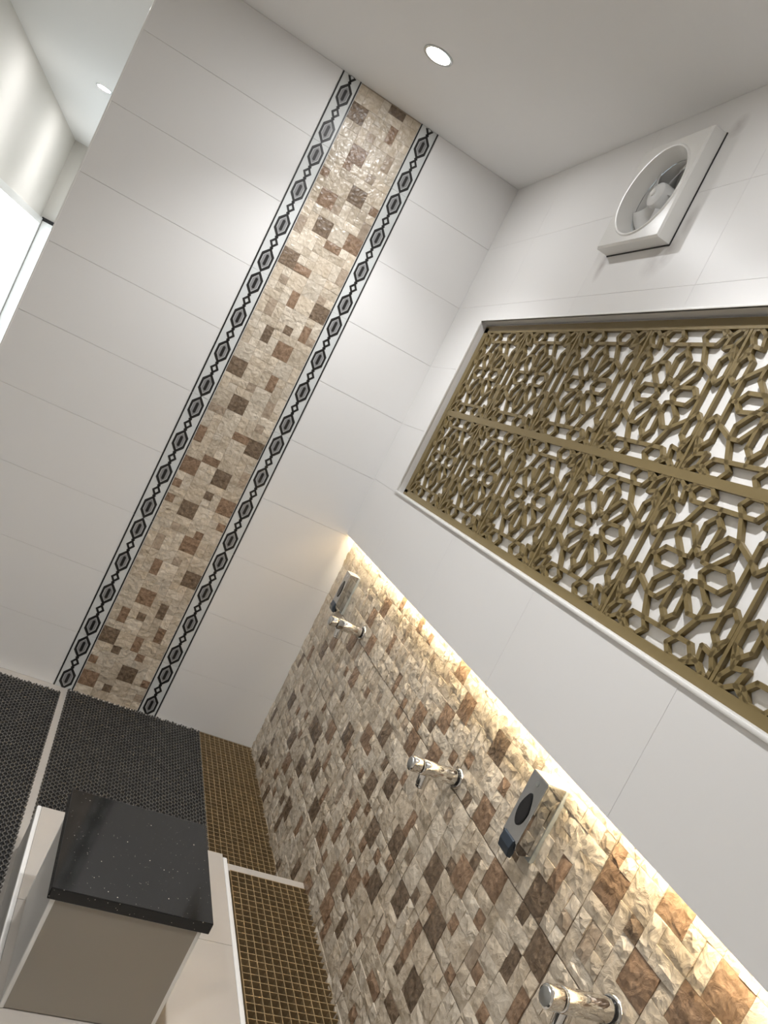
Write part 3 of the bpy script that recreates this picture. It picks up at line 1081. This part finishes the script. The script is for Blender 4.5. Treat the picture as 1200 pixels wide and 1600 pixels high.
# ------------------------------------------------------------------ push taps
def faucet(label, y, z):
    t = thing('push_tap', label, 'tap', (REC - .003, y, z), 'chrome push taps')
    AXF = ((0, 0, 0), (-1, 0, 0), (0, 1, 0), (0, 0, 1))
    obj('wall_flange', MB().lathe([(-.003, .028), (.002, .029), (.006, .0285), (.009, .026), (.010, .022)], AXF, 40), M['chrome'], t, smooth=35)
    obj('collar', MB().lathe([(.009, .0225), (.015, .0225), (.016, .021)], AXF, 40), M['black_plastic'], t, smooth=35)
    obj('barrel', MB().lathe([(.010, .0205), (.014, .0215), (.118, .0215), (.120, .0205), (.1215, .018)], AXF, 40), M['chrome'], t, smooth=35)
    obj('groove_ring', MB().lathe([(.119, .0175), (.127, .0175)], AXF, 40), M['black_plastic'], t, smooth=35)
    pb = obj('push_button', MB().lathe([(.1255, .019), (.1265, .0205), (.150, .0205), (.1535, .0195), (.155, .017)], AXF, 40), M['chrome'], t, smooth=35)
    obj('button_cap', MB().lathe([(.154, .0165), (.1565, .0150), (.1575, .010), (.158, 0)], AXF, 32), M['steel_edge'], pb, smooth=35)
    sp_ = MB().lathe([(0, .0150), (.012, .0158), (.034, .0155), (.036, .0140), (.042, .0140), (.044, .0125)], ((-.100, 0, -.012), (.10, 0, -.995), (.995, 0, .10), (0, 1, 0)), 32)
    s = obj('spout', sp_, M['chrome'], t, smooth=35)
    obj('aerator', MB().lathe([(.0435, .0105), (.0455, .0105)], ((-.100, 0, -.012), (.10, 0, -.995), (.995, 0, .10), (0, 1, 0)), 24), M['dark_rubber'], s)
    return t


faucet('chrome push tap at the bottom edge of the picture, the nearest one', -2.449, .900)
faucet('chrome push tap in the middle of the mosaic wall, left of the nearer dispenser', -1.689, .898)
faucet('chrome push tap farthest back, just under the far soap dispenser', -.616, .901)


# ------------------------------------------------------------------ ceiling downlights
def downlight(label, x, y, power=LAMP_POWER, col=(.98, .985, 1.0)):
    t = thing('downlight', label, 'lamp', (x, y, H), 'recessed ceiling downlights')
    AXD = ((0, 0, 0), (0, 0, -1), (1, 0, 0), (0, 1, 0))
    obj('trim_ring', MB().lathe([(.0, .058), (.003, .057), (.0045, .053), (.003, .046), (.0005, .044)], AXD, 40), M['steel_edge'], t, smooth=35)
    obj('lens', MB().lathe([(.0, .044), (.003, .0435), (.005, .035), (.006, 0)], AXD, 40), M['lamp_glow'], t, smooth=35)
    ld = bpy.data.lights.new('downlight_beam', 'SPOT')
    ld.energy = power
    ld.color = col
    ld.spot_size = R(112)
    ld.spot_blend = .75
    ld.shadow_soft_size = .035
    lo_ = bpy.data.objects.new('downlight_beam', ld)
    COL.objects.link(lo_)
    lo_.parent = t
    lo_.location = (0, 0, -.012)
    return t


downlight('bright round ceiling lamp above the top of the mosaic strip', -.684, -.584, LAMP_POWER * .78)
downlight('ceiling lamp half hidden at the free end of the tiled wall', -2.16, 2.58, 16)
for (x, y, w) in ((-.684, -2.05, 'over the seat'), (-2.05, -3.3, 'added over the walkway as fill light'),  # walkway lamp is an unseen addition that lifts the ambient light
                  (-2.16, .55, 'first in the passage'), (-2.16, 4.06, 'last in the passage near the window')):
    downlight('round ceiling lamp outside the picture, ' + w, x, y, 16 if y > 0 else LAMP_POWER)

# ------------------------------------------------------------------ passage window and door
win = struct('window_1', MB().box(XL, 2.25, .85, XL + .03, 5.10, .93), M['trim'], 'dazzling daylit window on the passage side wall', 'window')
obj('window_frame', MB().box(XL, 2.25, 2.06, XL + .03, 5.10, 2.12).box(XL, 2.25, .93, XL + .03, 2.31, 2.06).box(XL, 5.04, .93, XL + .03, 5.10, 2.06), M['trim'], win)
for k in range(2):
    obj('window_pane', MB().box(XL + .004, 2.31 + k * 1.365, .93, XL + .016, 2.31 + (k + 1) * 1.365, 2.06), M['daylight'], win)
door = struct('door_1', MB().box(-2.625, YF - .045, .0, -2.57, YF, 2.10), M['trim'], 'bright white framed door at the end of the passage', 'door')
obj('door_glow_panel', MB().box(-2.57, YF - .035, .05, -1.80, YF - .015, 2.06), M['door_glow_panel'], door)  # white door panel; the window light on it is put in as glow
obj('door_frame', MB().box(-1.80, YF - .045, .0, -1.74, YF, 2.10).box(-2.57, YF - .045, 2.06, -1.80, YF, 2.10).box(-2.57, YF - .045, 0, -1.80, YF, .05), M['trim'], door)
obj('black_head_rail', MB().box(-2.64, YF - .05, 2.10, -1.72, YF, 2.135), M['black_plastic'], door)
